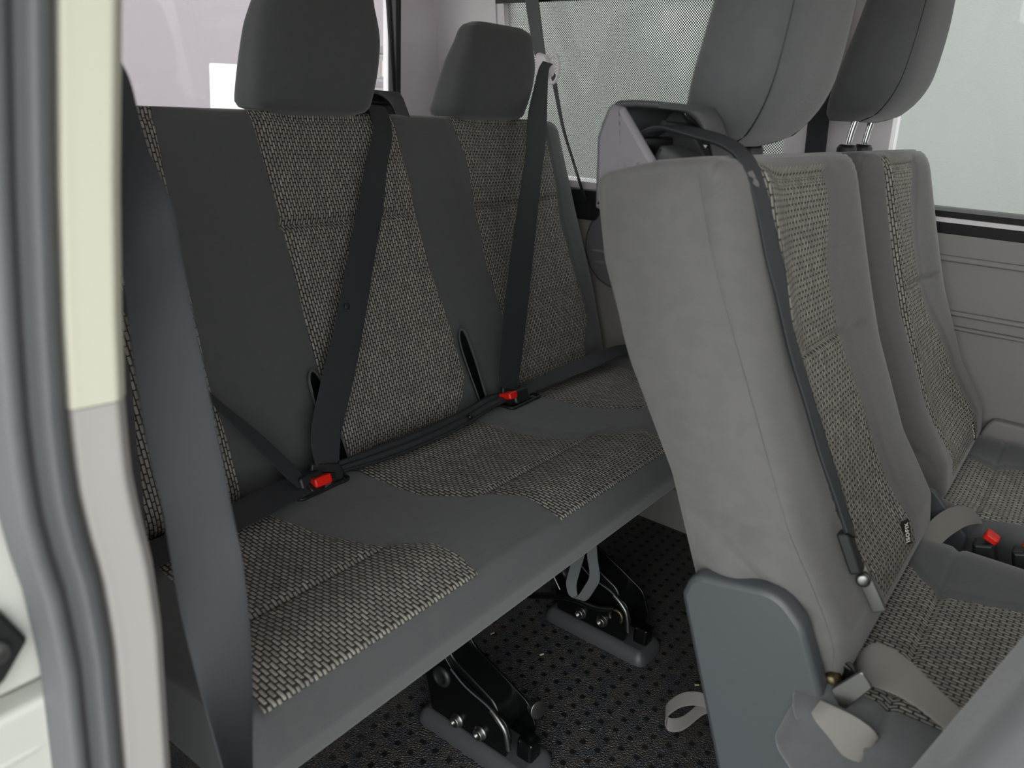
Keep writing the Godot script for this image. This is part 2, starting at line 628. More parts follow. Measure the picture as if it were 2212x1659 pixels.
func setting() -> void:
	# floor
	var fl := tool()
	box(v(0, -.03, -.89), v(3.6, .06, 1.90), 0.0, Basis.IDENTITY, fl)
	var floor_ := struct(done(fl), "floor", M.floor, "black studded rubber van floor")
	var sm := BoxMesh.new()
	sm.size = v(.0086, .0012, .0086)
	var eye := v(0, 1, 0)
	var spots := []
	for i in range(-26, 6):
		for k in range(0, 36):
			var p := v(-.6033 + .0288 * (i + 10), .0004, -1.66 + .0294 * (k + .7))
			if p.x < -1.25 or p.x > .1 or p.z > -.42: continue
			# what the seats leave in view
			spots.append(p)
	var seen := []
	var rest := []
	for p in spots:
		var under_rear: bool = p.x < -.80 + .16 * (-p.z - .5) * .0
		var hidden: bool = p.x > -.30 + .0 * p.z
		if under_rear or hidden: rest.append(p)
		else: seen.append(p)
	seen.sort_custom(func(a, b): return a.distance_squared_to(eye) < b.distance_squared_to(eye))
	for k in seen.size():
		if k >= 300:
			rest.append(seen[k])
			continue
		var o := put(sm, "stud", M.stud, floor_)
		o.position = seen[k]
	var mm := MultiMesh.new()
	mm.transform_format = MultiMesh.TRANSFORM_3D
	mm.mesh = sm
	mm.instance_count = rest.size()
	for k in rest.size(): mm.set_instance_transform(k, Transform3D(Basis.IDENTITY, rest[k]))
	var mi := MultiMeshInstance3D.new()
	mi.name = "studs"
	mi.multimesh = mm
	mi.material_override = M.stud
	mi.set_meta("kind", "stuff")
	floor_.add_child(mi, true)

	# ceiling
	var ce := tool()
	box(v(0, 1.43, -.93), v(3.6, .06, 1.9), 0.0, Basis.IDENTITY, ce)
	struct(done(ce), "ceiling", M.headliner, "pale van headliner")

	# far side: lower trim, then window surrounds
	var w := tool()
	quad_panel(v(-1.7, .24, -1.83), v(1.7, .24, -1.83), v(1.7, .80, -1.815), v(-1.7, .80, -1.815), .06, w)
	var le := tool()
	quad_panel(v(-1.7, 0, -1.655), v(1.7, 0, -1.655), v(1.7, .10, -1.665), v(-1.7, .10, -1.665), .20, le)
	quad_panel(v(-1.7, .10, -1.665), v(1.7, .10, -1.665), v(1.7, .24, -1.83), v(-1.7, .24, -1.83), .06, le)
	struct(done(le), "trim_4", M.side_trim, "grey ledge at the foot of the far side")
	var wall := struct(done(w), "wall_left", M.side_trim, "grey moulded trim along the far side of the van")
	# upper part: pillars and the frame over the windows
	var up := tool()
	side_quad(-1.7, -1.43, .80, 1.40, 0, .06, up)
	side_quad(-.60, -.405, .80, 1.40, 0, .06, up)
	side_quad(.75, 1.7, .80, 1.40, 0, .06, up)
	side_quad(-1.43, -.60, 1.27, 1.40, 0, .06, up)
	side_quad(-.405, .75, 1.33, 1.40, 0, .06, up)
	put(done(up), "pillar_trim", M.trim, wall)
	# moulded lines in the trim: raised ledges with a gap under each
	for a in [[.752, .012], [.642, .010], [.612, .008]]:
		put(done(box(v(.0, a[0], -1.813), v(3.3, a[1], .014), .003)), "trim_rib", M.side_trim, wall)
	put(done(plate(rpoly([[-.16, .28, .02], [1.4, .28, .02], [1.4, .43, .01], [-.10, .44, .02]]), .03, .006, Transform3D(Basis.IDENTITY, v(0, 0, -1.825)))), "map_pocket", M.side_trim, wall)
	# speaker-like round cover and the dark belt outlet by the rear bench
	put(done(plate(rpoly([[-1.19, .72, .02], [-1.10, .72, .02], [-1.065, .80, .01], [-1.19, .80, .01]]), .02, .004, Transform3D(Basis.IDENTITY, v(0, 0, -1.822)))), "belt_outlet", M.black_plastic, wall)
	put(done(lathe(v(-1.02, .66, -1.83), v(0, 0, 1), [[.115, 0], [.115, .018], [.105, .026], [.06, .02], [.0, .016]], 32)), "round_cover", M.grey_plastic, wall)
	# windows of the far side
	var win := struct(done(side_quad(-1.43, -.60, .80, 1.27, -.03, .005)), "window_1", M.glass, "rear side window with a perforated sun film")
	var ff := tool()
	var P := []
	var UVr := []
	for yy in [.815, 1.262]:
		P.append(PackedVector3Array([v(-1.415, yy, wz(yy) - .022), v(-.612, yy, wz(yy) - .022)]))
		UVr.append(PackedVector2Array([Vector2(-1.415, yy) / .0125, Vector2(-.612, yy) / .0125]))
	var nn := []
	for i in 2: nn.append(PackedVector3Array([v(0, -.17, 1).normalized(), v(0, -.17, 1).normalized()]))
	quads(ff, P, nn, 1.0, UVr, 0, 1, 0, 1)
	var film := put(done(ff), "sun_film", M.film, win)
	film.set_meta("label", "dark perforated film with fine holes")
	for a in [[-1.43, -1.405, .80, 1.27], [-.625, -.60, .80, 1.27], [-1.43, -.60, .80, .818]]:
		put(done(side_quad(a[0], a[1], a[2], a[3], -.004, .04)), "window_frame", M.trim, win)
	put(done(side_quad(-1.43, -.60, 1.252, 1.285, -.003, .03)), "top_seal", M.rubber, win)
	var win2 := struct(done(side_quad(-.405, .75, .84, 1.33, -.03, .005)), "window_2", M.glass, "clear side window beside the middle seats")
	put(done(side_quad(-.405, .75, .832, .845, -.004, .04)), "lower_seal", M.rubber, win2)
	put(done(side_quad(-.405, .75, .823, .832, -.000, .04)), "bright_strip", M.trim, win2)
	put(done(side_quad(-.405, .75, .798, .823, -.002, .04)), "window_channel", M.rubber, win2)
	# rear end: tailgate with a large window
	var r := tool()
	box(v(-1.68, .40, -.93), v(.06, .80, 1.9), 0.0, Basis.IDENTITY, r)
	box(v(-1.68, 1.10, -1.71), v(.06, .62, .22), 0.0, Basis.IDENTITY, r)
	box(v(-1.68, 1.10, -.15), v(.06, .62, .22), 0.0, Basis.IDENTITY, r)
	box(v(-1.68, 1.385, -.93), v(.06, .05, 1.5), 0.0, Basis.IDENTITY, r)
	var rear := struct(done(r), "wall_rear", M.trim, "pale grey inner trim of the tailgate")
	var win3 := struct(done(box(v(-1.695, 1.08, -.93), v(.005, .58, 1.36), 0.0)), "window_3", M.glass, "wide tailgate window")
	for a in [[-1.595, .018], [-.265, .018]]:
		put(done(box(v(-1.66, 1.08, a[0]), v(.035, .58, a[1]), .004)), "window_seal", M.rubber, win3)
	put(done(tube([v(-1.60, 1.40, -1.50), v(-1.615, 1.2, -1.535), v(-1.63, 1.02, -1.565)], .008, 12)), "gas_strut", M.black, win3)
	# near side: body behind the open door, in front of it, and the roof rail
	var nr := tool()
	quad_panel(v(-1.7, 0, -.24), v(-.56, 0, -.24), v(-.56, .80, -.24), v(-1.7, .80, -.24), -.05, nr)
	quad_panel(v(-1.7, 1.30, -.24), v(-.56, 1.30, -.24), v(-.56, 1.42, -.26), v(-1.7, 1.42, -.26), -.05, nr)
	box(v(.9, .4, -.16), v(.10, .8, .08), 0.0, Basis.IDENTITY, nr)
	box(v(.9, 1.1, -.18), v(.10, .66, .08), 0.0, Basis.IDENTITY, nr)
	box(v(1.35, .4, -.14), v(.9, .8, .05), 0.0, Basis.IDENTITY, nr)
	box(v(.1, 1.40, -.17), v(3.4, .08, .14), 0.0, Basis.IDENTITY, nr)
	struct(done(nr), "wall_right", M.trim, "inner trim of the door side")
	var fr := tool()  # out of view, placed to darken the fronts of the seats
	box(v(1.0, .53, -.98), v(.06, 1.06, 1.74), 0.0, Basis.IDENTITY, fr)
	box(v(1.0, 1.36, -.98), v(.06, .12, 1.74), 0.0, Basis.IDENTITY, fr)
	struct(done(fr), "unseen_front_partition", M.side_trim, "unseen partition ahead of the middle seats, placed to keep front light off them")

func pillar() -> void:
	# rear edge of the door opening: grey rubber seal, cream trim above, paler grey trim below
	var S := [[1.30, -.232], [1.10, -.208], [1.039, -.199], [.947, -.187], [.872, -.179], [.817, -.1745], [.772, -.173], [.739, -.175], [.703, -.179], [.649, -.180], [.552, -.175], [.45, -.170], [.25, -.166], [.0, -.166]]
	var curve := func(y: float) -> float:
		for k in range(1, S.size()):
			if y >= S[k][0]:
				var f: float = (y - S[k][0]) / (S[k - 1][0] - S[k][0])
				return lerpf(S[k][1], S[k - 1][1], f)
		return S[-1][1]
	var X := -.45
	# sections run in (x, z) around each member, offset from the seal line
	var make := func(y0: float, y1: float, sec: Array) -> SurfaceTool:
		var P := []
		for k in 50:
			var y := lerpf(y0, y1, k / 49.0)
			var row := PackedVector3Array()
			var z: float = curve.call(y)
			for s in sec: row.append(v(X + s[0], y, z + s[1]))
			P.append(row)
		var st := tool()
		var nn := normals(P, false, true)
		quads(st, P, nn.N, nn.s, [], 0, P.size() - 1, 0, sec.size(), false, true)
		add_fan(st, P[0], Vector3.UP)
		add_fan(st, P[-1], Vector3.DOWN)
		return st
	var rounded := func(poly: Array) -> Array:
		var out := []
		for p in rpoly(poly, 4): out.append([p.x, p.y])
		return out
	var trim_sec: Array = rounded.call([[-.10, .003, .002], [.0, .0, .004], [.004, -.026, .006], [-.004, -.034, .003], [-.10, -.05, .003]])
	var t := struct(done(make.call(1.36, .8205, trim_sec)), "trim_1", M.pillar, "cream upper trim of the door pillar")
	var t2 := struct(done(make.call(.8195, -.03, rounded.call([[-.10, .002, .002], [-.001, -.001, .004], [.003, -.026, .006], [-.005, -.034, .003], [-.10, -.05, .003]]))), "trim_2", M.pillar_low, "warm grey lower trim of the door pillar")
	var seal := struct(done(make.call(1.36, -.03, rounded.call([[-.006, .0, .003], [.004, .007, .006], [.006, .014, .004], [-.004, .021, .004], [.008, .028, .006], [.008, .036, .006], [-.02, .040, .004], [-.03, .004, .003]]))), "trim_3", M.seal, "grey ribbed rubber seal around the door opening")
	# the white body beside the seal, with the slid-back door's lock
	var body := thing("sliding_door", "white painted sliding door edge behind the grey rubber seal", "van door", v(-.56, 0, -.10))
	put(done(quad_panel(v(-1.5, .0, -.10), v(-.56, .0, -.10), v(-.56, 1.25, -.12), v(-1.5, 1.25, -.12), .03)), "door_skin", M.paint, body)
	put(done(box(v(-.485, .965, -.06), v(.02, .66, .20), .004)), "door_edge", M.paint, body)
	put(done(box(v(-.480, .31, -.06), v(.024, .63, .20), .006)), "lower_edge", M.paint, body)
	put(done(tube([v(-.473, .59, .02), v(-.471, .59, -.12), v(-.474, .59, -.14)], .004, 8)), "pressed_rib", M.paint, body)
	var turned := Basis(v(0, 0, 1), v(0, 1, 0), v(-1, 0, 0))
	put(done(plate(rpoly([[-.137, .673, .004], [-.127, .697, .004], [-.085, .735, .008], [-.07, .62, .008], [-.121, .652, .004]], 4), .012, .003, Transform3D(turned, v(-.466, 0, 0)))), "lock_cover", M.rubber, body)
	put(done(lathe(v(-.468, .675, -.118), v(1, 0, 0), [[.008, 0], [.008, .005], [.005, .008], [.0, .008]], 16)), "lock_bolt", M.steel, body)

func outside() -> void:
	var g := tool()  # unseen ground, its pale tone chosen to light the cabin from below
	box(v(-2, -.62, -1), v(60, .1, 60), 0.0, Basis.IDENTITY, g)
	struct(done(g), "ground", M.ground, "ground out of view, kept pale to bounce light in through the open door")
	var a := tool()
	box(v(1.65, 1.6, -4.2), v(10.7, 4.4, .3), 0.0, Basis.IDENTITY, a)
	tag(put(done(a), "rendered_wall", M.render_wall), "pale greenish white rendered wall beyond the side windows", "wall")
	var b := tool()
	box(v(-6.3, 1.6, -3.5), v(.3, 4.4, 13), 0.0, Basis.IDENTITY, b)
	tag(put(done(b), "plaster_wall", M.pink_wall), "pale pinkish plastered wall beyond the tailgate window", "wall")
	# bright white board leaning in front of that wall
	var w := thing("white_board", "bright white board standing outside behind the tailgate window", "board", v(-4.0, .0, -2.8))
	put(done(plate(rpoly([[2.40, -.55, .01], [3.3, -.55, .01], [3.3, 1.15, .01], [2.49, 1.13, .01]]), .03, .004, Transform3D(Basis(v(0, 0, -1), v(0, 1, 0), v(1, 0, 0)), v(-4.0, 0, 0)))), "board_face", M.white_print, w)
	# sign with a letter
	var s := thing("wall_sign", "grey sign with a pale letter K seen beside the tailgate strut", "sign", v(-4.05, 1.17, -3.9))
	put(done(box(v(-4.05, 1.19, -3.9), v(.04, .13, .5), .004)), "sign_board", mat(Color(.62, .58, .57), .7), s)
	put(done(box(v(-4.05, 1.30, -3.9), v(.08, .05, .6), .004)), "cornice", M.pink_wall, s)
	put(done(box(v(-4.05, 1.09, -3.9), v(.08, .04, .6), .004)), "ledge", M.pink_wall, s)
	put(done(box(v(-4.05, .2, -3.9), v(.03, 1.7, .45), .004)), "post_panel", M.pink_wall, s)
	var tm := TextMesh.new()
	tm.text = "K"
	tm.font_size = 16
	tm.pixel_size = .008
	tm.depth = .006
	var k := put(tm, "letter", mat(Color(.85, .80, .78), .7), s)
	k.position = v(-4.025, 1.19, -3.79) - s.position
	k.rotation.y = PI / 2

# ------------------------------------------------------------------ seats
func headrest(parent: Node, base: Vector3, w: float, d0: float, d1: float, h: float, lean: float, lift: float, seams := false) -> void:
	# base: middle of the seat top; the pad is a wedge, deep below and thin above, on two posts
	var hr := Node3D.new()
	hr.name = "headrest"
	parent.add_child(hr, true)
	hr.position = -parent.position
	var secs := []
	var n := 26
	for k in n + 1:
		var f := float(k) / n
		var e := 1.0
		var cap := .30 if seams else .10
		if f < cap: e = sqrt(maxf(0.0, 1.0 - pow((cap - f) / cap, 2.0)))
		if f > .87: e = sqrt(maxf(0.0, 1.0 - pow((f - .87) / .13, 2.0)))
		e = lerpf(.50 if seams and f < .5 else .72, 1.0, e)
		var dep := lerpf(d0, d1, pow(f, 1.15)) 
		var front := lean * f + .012 * sin(PI * f)
		var wid := w * (.94 + .06 * sin(PI * minf(f * 1.25, 1.0))) * lerpf(1.0, .86, smoothstep(.55, 1.0, f))
		var dd := dep
		if f < cap: dd = dep * lerpf(.45 if seams else .6, 1.0, sqrt(maxf(0.0, 1.0 - pow((cap - f) / cap, 2.0))))
		if f > .87: dd = dep * lerpf(.6, 1.0, (e - .72) / .28)
		var back := (dep - dd) * .35 if seams and f < cap else 0.0
		secs.append([base + v(front - dep * .5 - back, lift + h * f, 0), dd * .5, wid * .5 * e, 3.2 if seams else 4.2])
	put_sub(done(loft(secs, 56, 4.2)), "pad", M.cloth, hr)
	for sd in ([-1, 1] if seams else []):
		var line := []
		for q in secs: line.append(q[0] + v(q[1] * .807, 0, q[2] * .807 * sd))
		put_sub(done(tube(line, .0009, 40, 6)), "seam", M.black_plastic, hr)
	for s in [-1, 1]:
		var zx: float = base.z + s * .055
		put_sub(done(tube([v(base.x - d0 * .5 - .015, base.y - .06, zx), v(base.x - d0 * .5 - .01, base.y + lift * .5, zx), v(base.x - d0 * .5, base.y + lift + .03, zx)], .0062, 10)), "post", M.chrome, hr)
		put_sub(done(lathe(v(base.x - d0 * .5 - .012, base.y - .012, zx), v(0, 1, 0), [[.017, 0], [.017, .012], [.013, .018], [.007, .018]], 16)), "post_sleeve", M.black_plastic, hr)

func put_sub(mesh: Mesh, called: String, m: Material, parent: Node) -> MeshInstance3D:
	var o := MeshInstance3D.new()
	o.name = called
	o.mesh = mesh
	o.material_override = m
	parent.add_child(o, true)
	return o

func belt_guide(parent: Node, d: Vector3) -> void:
	# plastic hood on the shoulder of a backrest that leads the webbing out; d moves the side view below
	var g := Node3D.new()
	g.name = "belt_guide"
	parent.add_child(g, true)
	g.position = -parent.position
	var side := rpoly([[-.493, .89, .004], [-.499, .972, .03], [-.486, 1.010, .022], [-.468, 1.006, .004], [-.416, .945, .004], [-.416, .89, .004]], 6)
	var near := put_sub(done(plate(side, .014, .006, Transform3D(Basis.IDENTITY, d + v(0, 0, -.814)))), "cheek", M.grey_plastic, g)
	near.set_meta("label", "smooth grey flank of the belt hood")
	put_sub(done(plate(side, .012, .004, Transform3D(Basis.IDENTITY, d + v(.022, 0, -.912)))), "cheek", M.hood_plastic, g)
	var L := []
	var R := []
	for p in [[-.492, .90], [-.495, .972], [-.482, 1.004], [-.462, 1.010], [-.425, 1.010]]:
		L.append(v(p[0], p[1], -.804) + d)
		R.append(v(p[0] + .022, p[1] - .002, -.906) + d)
	put_sub(done(ribbon(L, R, .007, 30)), "hood", M.hood_plastic, g)
	var Lf := []
	var Rf := []
	for p in [[-.436, 1.010, .0], [-.428, 1.008, .03], [-.420, 1.0, .062], [-.411, .985, .078], [-.400, .965, .080], [-.392, .94, .082]]:
		Lf.append(v(p[0] + .006, p[1], -.806 - p[2]) + d)
		Rf.append(v(p[0] + .022, p[1] - .002, -.912) + d)
	put_sub(done(ribbon(Lf, Rf, .006, 26)), "arch", M.hood_plastic, g)
	put_sub(done(box(v(-.455, .93, -.855) + d, v(.014, .09, .084), .003)), "inner_wall", M.black, g)
	put_sub(done(box(v(-.415, .945, -.852) + d, v(.045, .034, .06), .008, Basis(v(0, 0, 1), -.4))), "sill", M.hood_plastic, g)
	put_sub(done(tube([v(-.432, .990, -.835) + d, v(-.425, .988, -.90) + d], .004, 6)), "roller", M.black_plastic, g)

func rear_bench() -> Node3D:
	var b := thing("rear_bench_seat", "three-seat rear bench in charcoal cloth with grey brick-pattern panels", "bench seat", v(-.75, 0, -1.03))
	var slope := .364
	# backrest
	var prof := rpoly([[-.985, .345, .05], [-1.10, .66, .0], [-1.207, .974, .034], [-1.335, .958, .03], [-1.13, .34, .03]], 6)
	# straighten: the middle of the front stands on the raked plane
	prof = rpoly([[-.982, .345, .05], [-1.0 - slope * .30 + .006, .69, .3], [-1.209, .974, .034], [-1.335, .958, .03], [-1.13, .34, .03]], 6)
	var nearL := [[.39, -.47], [.48, -.485], [.62, -.51], [.98, -.53]]
	var nearR := [[.39, -.630], [.47, -.629], [.56, -.622], [.69, -.633], [.98, -.655]]
	var midL := [[.40, -.831], [.50, -.826], [.58, -.820], [.68, -.826], [.80, -.830], [.88, -.826], [.97, -.824]]
	var midR := [[.39, -1.150], [.415, -1.172], [.45, -1.186], [.54, -1.174], [.66, -1.160], [.76, -1.156], [.84, -1.161], [.97, -1.158]]
	var farL := [[.42, -1.36], [.55, -1.350], [.67, -1.338], [.78, -1.345], [.88, -1.357], [.97, -1.336]]
	var farR := [[.42, -1.655], [.49, -1.688], [.59, -1.672], [.73, -1.664], [.82, -1.678], [.97, -1.682]]
	var radius := func(p: Vector2, n: Vector2) -> Vector2:
		return Vector2(lerpf(.03, .06, clampf(n.x, 0, 1)) + .04 * smoothstep(.3, .9, n.y), lerpf(.02, .030, clampf(n.x, 0, 1)))
	var on_panel := func(z: float, e: Array) -> bool: return (z < e[0] and z > e[1]) or (z < e[2] and z > e[3]) or (z < e[4] and z > e[5])
	var swell := func(p: Vector2, n: Vector2, z: float, gd: float) -> float:
		var front := smoothstep(.2, .7, n.x)
		var o := 0.0
		var zc := .5
		for c in [-.575, -.995, -1.51]: zc = minf(zc, absf(z - c))
		o += front * (-.012 * (1.0 - smoothstep(.05, .19, zc)))                       # hollow in the middle of each place
		o += front * groove(gd, .0035, .004)
		o += front * (groove(p.y - .786, .007, .010)) * (1.0 if on_panel.call(z, [-.523, -.638, -.829, -1.157, -1.346, -1.668]) else 0.0)   # stitched seam across each panel
		o += front * .006 * exp(-pow((p.y - .56) / .10, 2.0))
		return o
	var show := func(p: Vector2, n: Vector2) -> bool:
		return p.x > -1.225 - .0 and (n.x > .25 or (n.y > .4 and p.x > -1.226)) and p.y > .352
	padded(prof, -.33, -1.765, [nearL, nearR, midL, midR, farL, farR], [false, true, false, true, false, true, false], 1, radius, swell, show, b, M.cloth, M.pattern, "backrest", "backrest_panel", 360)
	# cushion
	var cp := rpoly([[-.567, .396, .010], [-.548, .345, .03], [-.566, .290, .022], [-.62, .275, .02], [-1.0, .255, .03], [-1.03, .36, .03], [-.93, .392, .02]], 6)
	var cR := [[-.91, -.615], [-.82, -.635], [-.75, -.655], [-.712, -.666], [-.701, -.690], [-.665, -.711], [-.613, -.714], [-.56, -.703]]
	var cmL := [[-.91, -.808], [-.80, -.823], [-.727, -.864], [-.704, -.896], [-.65, -.915], [-.59, -.909], [-.55, -.902]]
	var cmR := [[-.935, -1.131], [-.857, -1.141], [-.79, -1.159], [-.724, -1.193], [-.699, -1.256], [-.63, -1.302], [-.55, -1.30]]
	var cfL := [[-.92, -1.339], [-.858, -1.36], [-.806, -1.374], [-.725, -1.417], [-.70, -1.45], [-.63, -1.47], [-.55, -1.46]]
	var cfR := [[-.92, -1.66], [-.72, -1.67], [-.70, -1.70], [-.55, -1.71]]
	var cL := [[-.92, -.43], [-.72, -.42], [-.70, -.38], [-.55, -.36]]
	var crad := func(p: Vector2, n: Vector2) -> Vector2: return Vector2(.03, .018)
	var cswell := func(p: Vector2, n: Vector2, z: float, gd: float) -> float:
		var top := smoothstep(.4, .85, n.y)
		var o := 0.0
		o += top * groove(gd, .0035, .0035)
		o += top * groove(p.x + .713, .006, .006) * smoothstep(.0, .02, gd) * (1.0 if on_panel.call(z, [-.40, -.667, -.872, -1.20, -1.427, -1.68]) else 0.0)
		o += top * .010 * exp(-pow((p.x + .64) / .055, 2.0))
		o += top * -.006 * exp(-pow((p.x + .82) / .07, 2.0))
		o += smoothstep(.4, .9, n.x) * groove(p.y - .394, .003, .002)
		return o
	var cshow := func(p: Vector2, n: Vector2) -> bool: return n.y > .45 and p.x < -.566 and p.x > -1.02
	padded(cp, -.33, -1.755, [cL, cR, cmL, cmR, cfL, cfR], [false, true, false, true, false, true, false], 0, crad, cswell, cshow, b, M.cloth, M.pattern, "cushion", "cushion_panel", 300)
	# slits for the child seat anchors in the dark strips
	for a in [[-.797, .0], [-1.186, .0]]:
		var z0: float = a[0]
		var n3 := v(1, slope, 0).normalized()
		var up3 := v(-slope, 1, 0).normalized()
		var s3 := v(0, 0, -1)
		var o3 := v(-.985 + .004, .39, z0)
		var lens := PackedVector2Array()
		for p in [[-.013, .152], [-.006, .166], [.002, .164], [.009, .148], [.018, .09], [.026, .0], [.006, .0], [-.006, .07], [-.013, .12]]: lens.append(Vector2(p[0], p[1]))
		put(done(plate(lens, .006, .002, Transform3D(Basis(s3, up3, n3), o3 + n3 * .002))), "anchor_slit", M.black, b)  # raised black plate stands in for the dark of the open slit
		var lipL := []
		for p in [[.026, .0], [.019, .09], [.010, .148], [.002, .166], [-.006, .168], [-.014, .153], [-.014, .12], [-.007, .07], [.005, .0]]: lipL.append(o3 + s3 * p[0] + up3 * p[1] + n3 * .009)
		put(done(tube(lipL, .0018, 30, 6)), "slit_lip", M.cloth, b)
	# headrests of the middle and the far place
	headrest(b, v(-1.190, .968, -.968), .272, .125, .060, .24, .024, -.004)
	headrest(b, v(-1.195, .968, -1.472), .272, .125, .060, .205, .024, -.004)
	belt_guide(b, v(-.838, .004, -.300))
	# buckles
	buckle(b, v(-.945, .392, -.722), true)
	buckle(b, v(-.945, .394, -1.272), false)
	# legs
	bench_leg(b, -.79, false)
	bench_leg(b, -1.165, true)
	return b

func buckle(b: Node, at: Vector3, wide: bool) -> void:
	var k := Node3D.new()
	k.name = "buckle"
	b.add_child(k, true)
	k.position = -b.position
	var bs := Basis(v(0, 0, 1), .35)
	# plastic frame in the cushion
	var ring := []
	for p in [[-.03, -.045], [.028, -.05], [.034, -.02], [.036, .03], [.030, .055], [-.03, .055]]: ring.append(at + v(p[0], .002, p[1]))
	put_sub(done(tube(ring, .0035, 30, 8)), "frame", M.black_plastic, k)
	put_sub(done(box(at + v(.0, -.012, .0), v(.055, .02, .085), .004)), "well", M.black, k)
	put_sub(done(box(at + v(.004, .010, .022 if wide else .012), v(.056, .030, .048), .006, bs)), "housing", M.black_plastic, k)
	var rd := put_sub(done(box(at + (v(.026, .017, .010) if wide else v(.016, .024, .046)), v(.034, .016, .034 if wide else .026), .004, bs)), "release_button", M.red, k)
	rd.set_meta("label", "red release button")

func bench_leg(b: Node, z: float, strap: bool) -> void:
	var l := Node3D.new()
	l.name = "leg"
	b.add_child(l, true)
	l.position = -b.position
	# floor shoe
	var shoe := tool()
	var foot := rpoly([[-.735, z - .052, .03], [-.735, z + .036, .022], [-.50, z + .036, .022], [-.495, z - .052, .03]], 6)
	var P := []
	for r in [[0.0, .0], [.0, .006], [.003, .016], [.010, .024], [.016, .026]]:
		var nr := poly_normals(foot)
		var row := PackedVector3Array()
		for q in foot.size():
			var p: Vector2 = foot[q] - nr[q] * r[0]
			row.append(v(p.x, r[1], p.y))
		P.append(row)
	var nn := normals(P, false, true)
	quads(shoe, P, nn.N, nn.s, [], 0, P.size() - 1, 0, foot.size(), false, true)
	add_fan(shoe, P[-1], Vector3.UP)
	put_sub(done(shoe), "floor_shoe", M.hood_plastic, l)
	# two black cheek plates
	var h := 1.18 if strap else 1.0
	var up := func(c: Array) -> PackedVector2Array:
		var o := []
		for p in c: o.append([p[0], p[1] * h if p[1] < .2 else p[1], p[2]])
		return rpoly(o, 5)
	put_sub(done(plate(up.call([[-.712, .022, .008], [-.725, .08, .02], [-.80, .268, .01], [-.735, .268, .01], [-.682, .134, .05], [-.60, .108, .03], [-.556, .092, .02], [-.543, .066, .02], [-.553, .02, .01]]), .005, .001, Transform3D(Basis.IDENTITY, v(0, 0, z + .012)))), "cheek_plate", M.black_paint, l)
	put_sub(done(plate(up.call([[-.70, .022, .008], [-.80, .268, .01], [-.715, .268, .01], [-.675, .15, .05], [-.605, .122, .03], [-.55, .098, .03], [-.532, .06, .02], [-.545, .02, .01]]), .005, .001, Transform3D(Basis.IDENTITY, v(0, 0, z - .040)))), "cheek_plate", M.black_paint, l)
	put_sub(done(plate(up.call([[-.72, .05, .008], [-.80, .266, .01], [-.72, .266, .01], [-.68, .15, .04], [-.58, .11, .03], [-.56, .05, .02]]), .050, .003, Transform3D(Basis.IDENTITY, v(0, 0, z - .038)))), "spacer", M.black, l)
	put_sub(done(box(v(-.528, .04, z - .012), v(.03, .04, .03), .005)), "latch", M.black_paint, l)
	# bead, lever, bolts
	put_sub(done(tube([v(-.672, .132 * h, z + .018), v(-.64, .116 * h, z + .019), v(-.60, .107 * h, z + .019), v(-.585, .102 * h, z + .019)], .0016, 12, 6)), "edge_bead", M.cover_plastic, l)
	put_sub(done(tube([v(-.585, .100 * h, z + .018), v(-.567, .092 * h, z + .020), v(-.553, .078 * h, z + .020), v(-.546, .045 * h, z + .018)], .0045, 14, 6)), "pivot_lever", M.steel, l)
	for p in [[-.655, .036], [-.605, .041]]:
		var bolt := lathe(v(p[0], p[1] * h, z + .016), v(0, 0, 1), [[.0125, 0], [.0125, .003], [.0098, .0035], [.0098, .009], [.0080, .0105], [.0045, .0105], [.004, .006], [.0, .006]], 18)
		put_sub(done(bolt), "bolt", M.steel, l)
	put_sub(done(lathe(v(-.692, .105 * h, z + .016), v(0, 0, 1), [[.019, 0], [.019, .004], [.015, .007], [.011, .007], [.010, .003], [.0, .003]], 22)), "pivot_cap", M.black_plastic, l)
	if not strap:
		put_sub(done(lathe(v(-.548, .088, z - .045), v(1, .2, .3), [[.012, 0], [.012, .012], [.015, .013], [.015, .016], [.0, .016]], 18)), "spring", M.steel, l)
	else:
		put_sub(done(tube([v(-.80, .045, z + .050), v(-.753, .056, z + .052), v(-.717, .073, z + .052), v(-.660, .093, z + .050), v(-.609, .092, z + .040), v(-.575, .100, z + .030)], .007, 26, 8)), "release_rod", M.black_paint, l)
		put_sub(done(tube([v(-.728, .135, z + .04), v(-.692, .095, z + .045)], .0022, 4, 6)), "pin", M.steel, l)
		var hk := []
		for k in 9: hk.append(v(-.572 + .014 * cos(-.6 + k * .55), .080 + .014 * sin(-.6 + k * .55), z + .026))
		put_sub(done(tube(hk, .0036, 20, 8)), "retaining_clip", M.brass, l)
		# pull loop of webbing hanging from the cushion
		var L := []
		var R := []
		for p in [[-.640, .275, .0], [-.642, .220, .0], [-.650, .161, .004], [-.650, .138, .008], [-.640, .119, .010], [-.626, .119, .006], [-.614, .146, .0], [-.608, .172, -.004], [-.618, .215, -.004], [-.628, .275, -.004]]:
			L.append(v(p[0] - .009, p[1] + .002, z + .065 + p[2] + .005))
			R.append(v(p[0] + .009, p[1] - .002, z + .065 + p[2] - .005))
		var lp := put_sub(done(ribbon(L, R, .0016, 60)), "pull_loop", M.grey_strap, l)
		lp.set_meta("label", "grey webbing pull loop")

